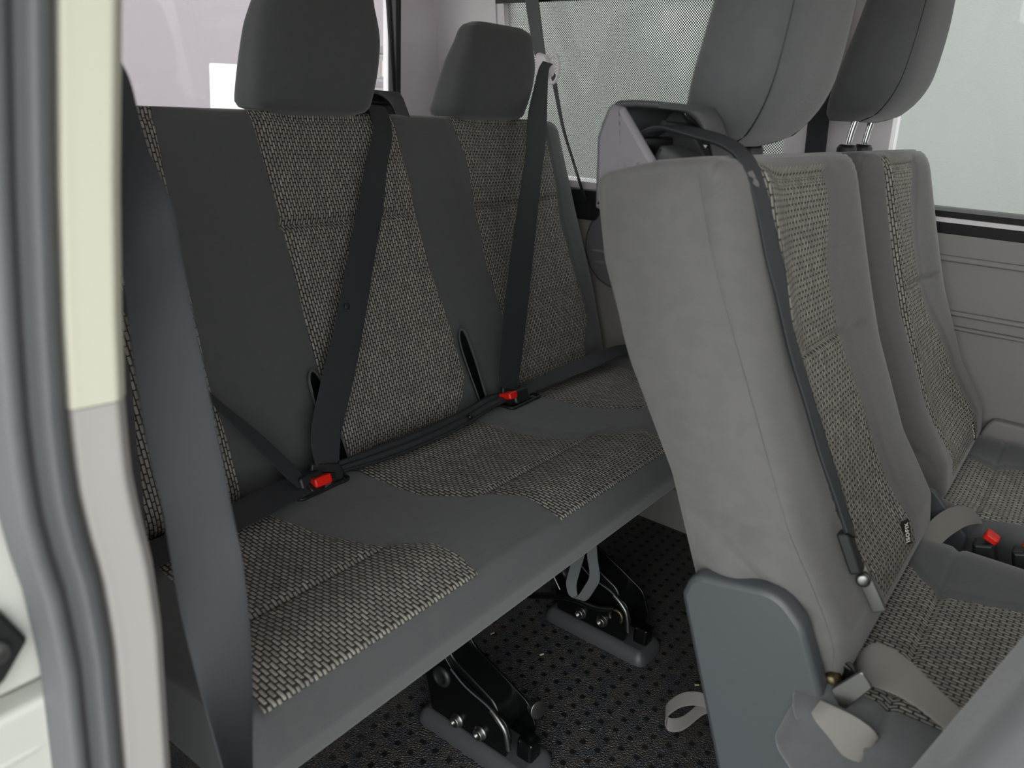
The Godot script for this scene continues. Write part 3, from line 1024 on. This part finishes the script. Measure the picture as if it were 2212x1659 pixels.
func tongue(t: Node, a: Vector3, b: Vector3, dirv: Vector3) -> void:
	# plastic-covered latch tongue at the foot of the webbing
	var x := (b - a)
	var w := x.length()
	var ex := x.normalized()
	var ey := (dirv - ex * dirv.dot(ex)).normalized()
	var ez := ex.cross(ey)
	var c := (a + b) / 2.0
	var bar := rpoly([[-w * .62, .004, .006], [w * .62, .004, .006], [w * .58, -.026, .008], [w * .25, -.034, .006], [-w * .25, -.034, .006], [-w * .58, -.026, .008]], 4)
	put(done(plate(bar, .010, .003, Transform3D(Basis(ex, -ey, -ez), c + ez * .005))), "tongue_cover", M.black_plastic, t)
	put(done(plate(PackedVector2Array([Vector2(-.011, -.055), Vector2(.011, -.055), Vector2(.013, -.03), Vector2(-.013, -.03)]), .0025, .0006, Transform3D(Basis(ex, -ey, -ez), c + ez * .0012))), "tongue", M.steel, t)
	for k in 3: put(done(box(c + ey * (.012 + k * .004) - ez * .006, v(w * .5, .0016, .0016), .0004, Basis(ex, ey, ez))), "grip_rib", M.black, t)

func belts() -> void:
	# middle place of the bench
	var a := thing("seat_belt", "black seat belt from the bench's shoulder guide down to the red-buttoned buckle", "seat belt", v(-.94, .40, -.75))
	put(done(ribbon([v(-1.262, .985, -1.105), v(-1.228, .988, -1.10), v(-1.204, .976, -1.089), v(-1.180, .940, -1.076), v(-1.153, .880, -1.031), v(-1.112, .790, -.969), v(-1.077, .715, -.915), v(-1.032, .618, -.846), v(-1.005, .562, -.800), v(-.970, .490, -.744), v(-.954, .459, -.727)],
		[v(-1.262, .985, -1.150), v(-1.228, .986, -1.146), v(-1.203, .972, -1.139), v(-1.178, .932, -1.126), v(-1.151, .873, -1.086), v(-1.116, .799, -1.042), v(-1.073, .705, -.977), v(-1.023, .600, -.904), v(-.986, .523, -.846), v(-.958, .463, -.797), v(-.938, .423, -.773)], .0016, 80)), "shoulder_webbing", M.web, a)
	put(done(ribbon([v(-.954, .459, -.727), v(-.940, .428, -.724), v(-.934, .410, -.735)], [v(-.938, .423, -.773), v(-.936, .410, -.772), v(-.936, .402, -.768)], .0018, 16)), "fold", M.web, a)
	tongue(a, v(-.944, .424, -.722), v(-.932, .412, -.770), v(.35, -.9, .12))
	put(done(lathe(v(-1.044, .648, -.886), v(.85, .4, .1), [[.0062, 0], [.0062, .002], [.004, .0035], [.0, .0035]], 14)), "stop_button", M.black_plastic, a)
	put(done(ribbon([v(-.940, .417, -.768), v(-.944, .414, -.869), v(-.943, .413, -.960), v(-.950, .414, -1.102), v(-.963, .416, -1.193), v(-.957, .414, -1.241)],
		[v(-.910, .410, -.760), v(-.905, .402, -.853), v(-.901, .402, -.942), v(-.899, .406, -1.042), v(-.910, .412, -1.143), v(-.918, .412, -1.208)], .0016, 60, null, .003)), "lap_webbing", M.web, a)
	put(done(lathe(v(-.915, .414, -1.085), v(.1, 1, 0), [[.0062, 0], [.0062, .003], [.004, .0045], [.0, .0045]], 14)), "stop_button", M.black, a)
	# far place
	var f := thing("seat_belt", "black seat belt hanging past the far headrest to the far buckle", "seat belt", v(-.94, .40, -1.27))
	put(done(ribbon([v(-1.203, 1.108, -1.655), v(-1.193, 1.087, -1.625), v(-1.178, 1.045, -1.591), v(-1.153, .981, -1.539), v(-1.120, .893, -1.494), v(-1.088, .809, -1.437), v(-1.041, .686, -1.354), v(-.992, .557, -1.274), v(-.956, .463, -1.222), v(-.948, .442, -1.222)],
		[v(-1.203, 1.104, -1.700), v(-1.195, 1.088, -1.672), v(-1.174, 1.036, -1.643), v(-1.151, .976, -1.615), v(-1.132, .926, -1.590), v(-1.099, .839, -1.535), v(-1.036, .674, -1.434), v(-.984, .537, -1.350), v(-.946, .435, -1.285), v(-.937, .413, -1.276)], .0016, 70)), "shoulder_webbing", M.web, f)
	tongue(f, v(-.944, .430, -1.228), v(-.934, .412, -1.282), v(.35, -.9, -.1))
	put(done(ribbon([v(-.952, .414, -1.295), v(-.954, .420, -1.402), v(-.954, .424, -1.499), v(-.956, .424, -1.630), v(-.946, .424, -1.72), v(-.944, .41, -1.79)],
		[v(-.918, .408, -1.274), v(-.913, .412, -1.366), v(-.907, .414, -1.472), v(-.904, .416, -1.574), v(-.904, .418, -1.668), v(-.91, .41, -1.77)], .0016, 50)), "lap_webbing", M.web, f)
	put(done(ribbon([v(-1.262, 1.085, -1.775), v(-1.230, .959, -1.793), v(-1.192, .873, -1.799), v(-1.143, .772, -1.800)],
		[v(-1.232, 1.085, -1.752), v(-1.200, .961, -1.762), v(-1.161, .873, -1.765), v(-1.115, .778, -1.768)], .0016, 40)), "retractor_webbing", M.web, f)
	put(done(ribbon([v(-1.330, 1.36, -1.700), v(-1.321, 1.297, -1.715), v(-1.318, 1.252, -1.722), v(-1.288, 1.146, -1.725), v(-1.270, 1.105, -1.728)],
		[v(-1.283, 1.36, -1.690), v(-1.273, 1.295, -1.705), v(-1.268, 1.250, -1.712), v(-1.240, 1.131, -1.715), v(-1.228, 1.100, -1.718)], .0022, 30)), "hanger_strap", M.grey_strap, f)
	put(done(plate(rpoly([[-1.272, 1.135, .012], [-1.236, 1.128, .012], [-1.214, 1.100, .01], [-1.222, 1.075, .01], [-1.268, 1.072, .012]], 5), .024, .007, Transform3D(Basis.IDENTITY, v(0, 0, -1.735)))), "loop_cover", M.trim, f)
	var ring := []
	for k in 13: ring.append(v(-1.218 + .018 * cos(TAU * k / 12.0), 1.094 + .033 * sin(TAU * k / 12.0), -1.722))
	put(done(tube(ring, .0045, 40, 8)), "guide_loop", M.trim, f)
	# near place: the strand beside the door pillar, and the buckled shoulder and lap strands
	var n := thing("seat_belt", "wide blurred seat belt strand hanging right beside the cream door pillar", "seat belt", v(-.43, .06, -.255))
	put(done(ribbon([v(-.500, 1.12, -.245), v(-.497, 1.031, -.240), v(-.496, .995, -.240), v(-.503, .940, -.240), v(-.505, .880, -.240), v(-.505, .816, -.240), v(-.498, .748, -.240), v(-.489, .714, -.240), v(-.480, .633, -.240), v(-.465, .575, -.240), v(-.441, .505, -.240), v(-.420, .44, -.240), v(-.42, .06, -.235)],
		[v(-.580, 1.12, -.290), v(-.575, 1.036, -.284), v(-.554, 1.002, -.284), v(-.542, .965, -.284), v(-.515, .925, -.284), v(-.505, .874, -.284), v(-.487, .789, -.284), v(-.470, .703, -.284), v(-.460, .653, -.284), v(-.459, .565, -.284), v(-.471, .449, -.284), v(-.470, .38, -.284), v(-.44, .06, -.275)], .0016, 110)), "retractor_webbing", M.web, n)
	put(done(ribbon([v(-1.13, .90, -.42), v(-1.02, .64, -.545), v(-1.001, .590, -.575), v(-.991, .565, -.589), v(-.965, .503, -.639), v(-.937, .436, -.684), v(-.925, .407, -.696)],
		[v(-1.11, .905, -.385), v(-1.01, .63, -.53), v(-.986, .578, -.566), v(-.976, .554, -.580), v(-.953, .497, -.616), v(-.924, .429, -.658), v(-.916, .398, -.684)], .0016, 50)), "shoulder_webbing", M.web, n)
	put(done(ribbon([v(-.93, .412, -.40), v(-.930, .418, -.520), v(-.940, .422, -.617), v(-.948, .416, -.680), v(-.930, .410, -.698)],
		[v(-.88, .404, -.38), v(-.882, .404, -.500), v(-.886, .404, -.570), v(-.892, .406, -.633), v(-.900, .404, -.684)], .0016, 40)), "lap_webbing", M.web, n)
	tongue(n, v(-.935, .418, -.690), v(-.905, .404, -.688), v(.0, -.3, -1))
	# middle row, place by the aisle
	var m := thing("seat_belt", "grey folded seat belt running from the hood down the aisle seat's backrest", "seat belt", v(-.15, .5, -.85))
	put(done(ribbon([v(-0.456, 0.980, -.822), v(-0.434, 0.987, -.824), v(-0.394, 0.980, -.825), v(-0.355, 0.972, -.825), v(-0.330, 0.955, -.825), v(-0.307, 0.913, -.825), v(-0.285, 0.857, -.825), v(-0.268, 0.821, -.825), v(-0.240, 0.757, -.825), v(-0.213, 0.704, -.825), v(-0.189, 0.654, -.825), v(-0.167, 0.615, -.825), v(-0.147, 0.578, -.825)],
		[v(-0.456, 0.980, -.868), v(-0.429, 0.989, -.862), v(-0.389, 0.986, -.857), v(-0.355, 0.978, -.855), v(-0.330, 0.963, -.855), v(-0.312, 0.936, -.855), v(-0.290, 0.885, -.855), v(-0.273, 0.843, -.855), v(-0.255, 0.787, -.855), v(-0.234, 0.743, -.855), v(-0.201, 0.678, -.855), v(-0.167, 0.611, -.855), v(-0.142, 0.560, -.855)], .0018, 90, null, .004)), "shoulder_webbing", M.web, m)
	put(done(box(v(-.143, .545, -.848), v(.014, .05, .018), .003, Basis(v(0, 0, 1), .5))), "belt_end", M.black_plastic, m)
	put(done(box(v(-.118, .502, -.862), v(.016, .06, .004), .001, Basis(v(0, 0, 1), .6))), "anchor_plate", M.steel, m)
	put(done(lathe(v(-.125, .512, -.856), v(.2, .1, 1), [[.008, 0], [.008, .004], [.005, .006], [.0, .006]], 14)), "anchor_bolt", M.steel, m)
	# middle row, far place: strand hanging on the pillar
	var q := thing("seat_belt", "dark seat belt strand hanging on the window pillar behind the middle seats", "seat belt", v(-.5, .8, -1.78))
	put(done(ribbon([v(-.572, 1.33, -1.70), v(-.568, 1.05, -1.745), v(-.566, .80, -1.79)], [v(-.53, 1.33, -1.70), v(-.524, 1.05, -1.745), v(-.52, .80, -1.79)], .0016, 20)), "webbing", M.web, q)

func middle_seat(called: String, label: String, z0: float, z1: float, pl: Array, pr_: Array, cz0: float, cz1: float, cl: Array, cr: Array) -> Node3D:
	var s := thing(called, label, "van seat", v(-.1, 0, (z0 + z1) / 2.0))
	var prof := rpoly([[-.108, .415, .02], [-.118, .47, .03], [-.175, .56, .1], [-.232, .70, .3], [-.318, .967, .055], [-.42, .952, .05], [-.496, .932, .026], [-.472, .83, .1], [-.42, .71, .1], [-.35, .59, .1], [-.302, .47, .06], [-.285, .40, .03], [-.135, .395, .02]], 6)
	var zc := (z0 + z1) / 2.0
	var hw := absf(z1 - z0) / 2.0
	var radius := func(p: Vector2, n: Vector2) -> Vector2:
		var f := clampf(n.x, 0, 1)
		return Vector2(lerpf(.02, lerpf(.03, .095, smoothstep(.45, .80, p.y)), f), lerpf(.014, lerpf(.016, .046, smoothstep(.50, .85, p.y)), f))
	var swell := func(p: Vector2, n: Vector2, z: float, gd: float) -> float:
		var front := smoothstep(.2, .7, n.x) * smoothstep(.42, .52, p.y)
		var d := absf(z - zc) / hw
		var o := front * (-.022 * (1.0 - smoothstep(.25, .72, d)) )
		o += front * groove(gd, .0035, .005)
		o += front * groove(p.y - .735, .005, .008) * (1.0 if d < .56 else 0.0)
		o += front * .008 * exp(-pow((p.y - .60) / .10, 2.0)) * (1.0 - smoothstep(.3, .7, d))
		o += smoothstep(.5, .95, n.y) * groove(p.x + .345, .003, .003)
		return o
	var show := func(p: Vector2, n: Vector2) -> bool: return n.x > .3 and p.y > .43 and p.y < .957
	padded(prof, z0, z1, [pl, pr_], [false, true, false], 1, radius, swell, show, s, M.lit_cloth, M.pattern, "backrest", "backrest_panel", 360)
	var cp := rpoly([[.34, .405, .04], [.36, .36, .04], [.33, .28, .03], [-.10, .27, .03], [-.165, .33, .03], [-.15, .402, .02]], 6)
	var crad := func(p: Vector2, n: Vector2) -> Vector2: return Vector2(lerpf(.03, .06, clampf(n.y, 0, 1)), .026)
	var czc := (cz0 + cz1) / 2.0
	var chw := absf(cz1 - cz0) / 2.0
	var cswell := func(p: Vector2, n: Vector2, z: float, gd: float) -> float:
		var top := smoothstep(.4, .85, n.y)
		var o := top * groove(gd, .0035, .004)
		o += top * groove(p.x + .062, .005, .006)
		o += top * .014 * smoothstep(.45, .85, absf(z - czc) / chw)
		return o
	var cshow := func(p: Vector2, n: Vector2) -> bool: return n.y > .45 and p.x < .335 and p.x > -.15
	padded(cp, cz0, cz1, [cl, cr], [false, true, false], 0, crad, cswell, cshow, s, M.cloth, M.pattern, "cushion", "cushion_panel", 260)
	# side of the backrest: loose cloth with soft folds
	var F := [[-.362, .945], [-.331, .856], [-.288, .762], [-.248, .676], [-.200, .576], [-.158, .51], [-.130, .46], [-.124, .425]]
	var B := [[-.474, .925], [-.458, .834], [-.420, .727], [-.374, .656], [-.341, .60], [-.314, .533], [-.290, .47], [-.280, .425]]
	var fp := []
	var bp := []
	for q in F: fp.append(v(q[0], q[1], z0))
	for q in B: bp.append(v(q[0], q[1], z0))
	var fa := crom(fp, 80)
	var ba := crom(bp, 80)
	var G := []
	for i in 80:
		var t := i / 79.0
		var row := PackedVector3Array()
		for k in 33:
			var u := k / 32.0
			var p := fa[i].lerp(ba[i], u)
			var rim := sin(PI * u) * smoothstep(0.0, .06, t) * smoothstep(0.0, .06, 1.0 - t)
			var d := .008 + .004 * exp(-pow((t - .72 - .06 * u) / .06, 2.0)) - .005 * exp(-pow((t - .60 - .10 * u) / .028, 2.0)) * smoothstep(.1, .7, u)
			d += -.006 * exp(-pow((t - .80 + .14 * u) / .030, 2.0)) * (1.0 - smoothstep(.3, .95, u)) + .004 * exp(-pow((t - .86 + .10 * u) / .05, 2.0))
			d += -.003 * exp(-pow((t - .17 - .03 * u) / .02, 2.0)) * smoothstep(.3, .8, u)
			row.append(p + v(0, 0, .0006 + rim * maxf(d * 1.9 - .004, .0005)))
		G.append(row)
	var gn := normals(G, false, false)
	var gs: float = 1.0 if gn.N[40][16].z > 0 else -1.0
	for i in 80:
		for k in 33: gn.N[i][k] = gn.N[i][k] * gs
	var fst := tool()
	quads(fst, G, gn.N, gn.s * gs, [], 0, 79, 0, 32)
	put(done(fst), "flank_cloth", M.lit_cloth, s)
	# frame and foot under the cushion
	put(done(box(v(.08, .14, czc), v(.34, .27, .03), .004)), "pedestal", M.black_paint, s)
	put(done(box(v(.08, .02, czc), v(.44, .04, .12), .01)), "floor_shoe", M.hood_plastic, s)
	return s

func isofix_tag(s: Node, at: Vector3, size: float) -> void:
	var t := Node3D.new()
	t.name = "isofix_tag"
	s.add_child(t, true)
	t.position = -s.position
	var n3 := v(.85, .30, .42).normalized()
	var up3 := (v(-.364, 1, -.05) - n3 * v(-.364, 1, -.05).dot(n3)).normalized()
	var s3 := up3.cross(n3)
	var o := put_sub(done(box(at, v(size * .42, size, .0025), .0006, Basis(s3, up3, n3))), "cloth_label", M.label_black, t)
	o.set_meta("label", "small black label reading ISOFIX upright")
	var tm := TextMesh.new()
	tm.text = "ISOFIX"
	tm.font_size = 16
	tm.pixel_size = size / 62.0
	tm.depth = .0006
	var k := put_sub(tm, "lettering", M.white_print, t)
	k.transform = Transform3D(Basis(up3, -s3, n3), at + n3 * .0018)

func middle_row() -> void:
	var a := middle_seat("passenger_seat", "middle-row seat by the aisle with a plain grey cloth flank", -.79, -1.275,
		[[.42, -.975], [.516, -.934], [.65, -.890], [.776, -.864], [.856, -.858], [.914, -.852], [.96, -.845]], [[.45, -1.150], [.555, -1.140], [.656, -1.125], [.741, -1.110], [.828, -1.105], [.897, -1.130], [.96, -1.130]],
		-.735, -1.245, [[-.14, -.80], [-.062, -.79], [.3, -.80]], [[-.137, -1.145], [-.114, -1.14], [-.081, -1.105], [-.061, -1.085], [-.024, -1.10], [.035, -1.12], [.3, -1.16]])
	headrest(a, v(-.345, .962, -1.035), .275, .135, .095, .33, .016, .004, true)
	belt_guide(a, v(0, 0, 0))
	isofix_tag(a, v(-.123, .462, -1.112), .036)
	# hard side cover at the hinge, down to the floor
	var side := rpoly([[-.298, .462, .01], [-.290, .494, .03], [-.188, .515, .05], [-.155, .485, .04], [-.085, .33, .1], [-.02, .05, .03], [-.16, .0, .02], [-.217, .237, .1]], 6)
	put(done(plate(side, .030, .007, Transform3D(Basis.IDENTITY, v(0, 0, -.786)))), "hinge_cover", M.cover_plastic, a)
	put(done(plate(rpoly([[-.15, .45, .01], [-.105, .43, .02], [.03, .30, .02], [.03, .10, .02], [-.10, .10, .02]], 4), .012, .003, Transform3D(Basis.IDENTITY, v(0, 0, -.812)))), "hinge_plate", M.black_paint, a)
	put(done(lathe(v(-.165, .500, -.796), v(0, 0, 1), [[.010, 0], [.010, .006], [.006, .009], [.0, .009]], 14)), "hinge_bolt", M.brass, a)
	put(done(lathe(v(-.122, .416, -.796), v(0, 0, 1), [[.009, 0], [.009, .012], [.006, .016], [.0, .016]], 14)), "hinge_bolt", M.brass, a)
	put(done(plate(rpoly([[-.116, .426, .004], [-.092, .464, .004], [-.078, .450, .004], [-.100, .405, .004]], 3), .004, .001, Transform3D(Basis.IDENTITY, v(0, 0, -.762)))), "bracket", M.steel, a)
	# folding loops of webbing
	var lA := put(done(ribbon([v(-.116, .400, -.85), v(-.108, .425, -.850), v(-.094, .442, -.853), v(-.060, .445, -.842), v(-.009, .435, -.815), v(.06, .43, -.78)], [v(-.106, .385, -.815), v(-.096, .412, -.808), v(-.080, .424, -.797), v(-.050, .428, -.793), v(-.012, .424, -.782), v(.06, .415, -.75)], .0018, 40)), "fold_strap", M.strap, a)
	lA.set_meta("label", "beige grey webbing strap")
	var L := []
	var R := []
	L = [v(-.122, .412, -.752), v(-.108, .417, -.746), v(-.086, .420, -.742), v(-.068, .417, -.740), v(-.060, .407, -.744), v(-.066, .402, -.752), v(-.090, .404, -.756), v(-.120, .400, -.760)]
	R = [v(-.126, .400, -.740), v(-.119, .396, -.735), v(-.104, .388, -.732), v(-.086, .376, -.730), v(-.070, .374, -.734), v(-.072, .372, -.744), v(-.096, .380, -.748), v(-.124, .388, -.750)]
	var lB := put(done(ribbon(L, R, .0018, 40)), "pull_loop", M.strap, a)
	lB.set_meta("label", "beige grey webbing loop")
	L = []
	R = []
	for p in [[-.32, .126], [-.345, .118], [-.368, .098], [-.386, .066], [-.380, .044], [-.356, .060], [-.330, .105], [-.318, .12]]:
		L.append(v(p[0] - .003, p[1] + .008, -.998))
		R.append(v(p[0] + .005, p[1] - .008, -.986))
	var lC := put(done(ribbon(L, R, .0018, 40)), "pull_loop", M.strap, a)
	lC.set_meta("label", "beige grey webbing loop near the floor")
	var f := middle_seat("passenger_seat", "middle-row seat beside the clear side window", -1.365, -1.79,
		[[.40, -1.455], [.55, -1.41], [.73, -1.40], [.90, -1.405], [.96, -1.41]], [[.40, -1.72], [.58, -1.69], [.72, -1.63], [.81, -1.625], [.96, -1.67]],
		-1.32, -1.79, [[-.127, -1.40], [-.058, -1.355], [.01, -1.375], [.3, -1.38]], [[-.124, -1.645], [-.104, -1.65], [-.07, -1.627], [-.018, -1.66], [.3, -1.68]])
	headrest(f, v(-.335, .960, -1.585), .275, .140, .095, .30, .016, .046, true)
	isofix_tag(f, v(-.118, .446, -1.672), .036)
	var lD := put(done(ribbon([v(-.115, .415, -1.215), v(-.108, .432, -1.25), v(-.092, .438, -1.30), v(-.070, .432, -1.335), v(-.05, .415, -1.34)], [v(-.090, .405, -1.195), v(-.080, .418, -1.23), v(-.066, .425, -1.27), v(-.055, .42, -1.305), v(-.046, .413, -1.33)], .0018, 30)), "fold_strap", M.strap, f)
	lD.set_meta("label", "beige grey webbing strap")
	# recliner arm and buckles between the two seats
	put(done(plate(rpoly([[-.135, .33, .01], [-.06, .33, .01], [-.06, .40, .01], [-.12, .46, .01], [-.15, .46, .01]], 4), .012, .003, Transform3D(Basis.IDENTITY, v(0, 0, -1.305)))), "recliner_arm", M.cover_plastic, f)
	put(done(box(v(-.092, .428, -1.2925), v(.006, .010, .002), .0005)), "blue_mark", M.blue_print, f)
	for p in [[-.028, -1.225], [.022, -1.240]]:
		var k := Node3D.new()
		k.name = "buckle"
		f.add_child(k, true)
		k.position = -f.position
		put_sub(done(box(v(p[0], .395, p[1] - .035), v(.03, .05, .03), .005, Basis(v(0, 0, 1), .3))), "housing", M.black_plastic, k)
		var rb := put_sub(done(box(v(p[0], .428, p[1] - .035), v(.020, .012, .022), .003, Basis(v(0, 0, 1), -.4))), "release_button", M.red, k)
		rb.set_meta("label", "red release button")
	# tipped aisle seat by the door
	var t := thing("folded_seat", "grey cloth seat tipped up beside the door opening with a dark rail along its edge", "van seat", v(.15, 0, -.62))
	var prof := rpoly([[.040, .680, .03], [-.034, .41, .02], [.015, .30, .03], [.31, .30, .04], [.37, .72, .05]], 6)
	padded(prof, -.55, -.69, [], [false], 1, func(_p, _n): return Vector2(.03, .02), func(_p, _n, _z, _g): return 0.0, func(_p, _n): return false, t, M.cloth, M.pattern, "folded_backrest", "panel", 110)
	put(done(tube([v(-.044, .39, -.552), v(-.030, .44, -.552), v(-.014, .51, -.552), v(-.006, .54, -.556)], .005, 16, 8)), "edge_rail", M.cover_plastic, t)
	put(done(box(v(.16, .15, -.62), v(.05, .30, .05), .005)), "pedestal", M.black_paint, t)
	put(done(box(v(.16, .012, -.62), v(.30, .024, .12), .006)), "floor_shoe", M.hood_plastic, t)

func crumbs() -> void:
	var spots := [v(-.78, .0, -1.02), v(-.668, .0, -1.035), v(-.40, .0, -1.16)]
	var says := ["tiny straw-coloured crumb on the floor behind the bench legs", "tiny straw-coloured crumb on the floor between the two bench legs", "tiny straw-coloured crumb on the floor beside the webbing loop"]
	for k in 3:
		var p: Vector3 = spots[k]
		var st := box(p + v(0, .0016, 0), v(.009, .003, .003), .001, Basis(v(0, 1, 0), 1.1 + p.z * 3.0))
		tag(put(done(st), "crumb", mat(Color(.75, .68, .52), .9)), says[k], "crumb", "crumbs on the van floor")

func _ready() -> void:
	# camera
	var cam := Camera3D.new()
	cam.name = "camera"
	add_child(cam)
	cam.transform = Transform3D(Basis(v(.787179, .052359, -.614498), v(-.248014, .939145, -.237687), v(.564658, .339506, .752261)), v(0, 1, 0))
	cam.fov = 53.1
	cam.near = .02
	cam.current = true
	var at := CameraAttributesPhysical.new()
	at.frustum_focal_length = 26
	at.frustum_focus_distance = 1.5
	at.exposure_aperture = 5.6
	cam.attributes = at
	cam.fov = 53.1
	# sky and exposure
	var env := Environment.new()
	var sky := Sky.new()
	var sm := ProceduralSkyMaterial.new()
	sm.sky_top_color = Color(.88, .90, .90)
	sm.sky_horizon_color = Color(.92, .92, .91)
	sm.ground_bottom_color = Color(.45, .45, .44)
	sm.ground_horizon_color = Color(.7, .7, .7)
	sm.energy_multiplier = 1.0
	sky.sky_material = sm
	env.background_mode = Environment.BG_SKY
	env.sky = sky
	env.background_energy_multiplier = 1.7
	env.tonemap_mode = Environment.TONE_MAPPER_LINEAR
	env.tonemap_exposure = 3.5
	env.sdfgi_enabled = true
	env.ssao_enabled = true
	env.ssil_enabled = true
	var we := WorldEnvironment.new()
	we.name = "environment"
	we.environment = env
	add_child(we)

	materials()
	outside()
	setting()
	pillar()
	rear_bench()
	middle_row()
	belts()
	crumbs()
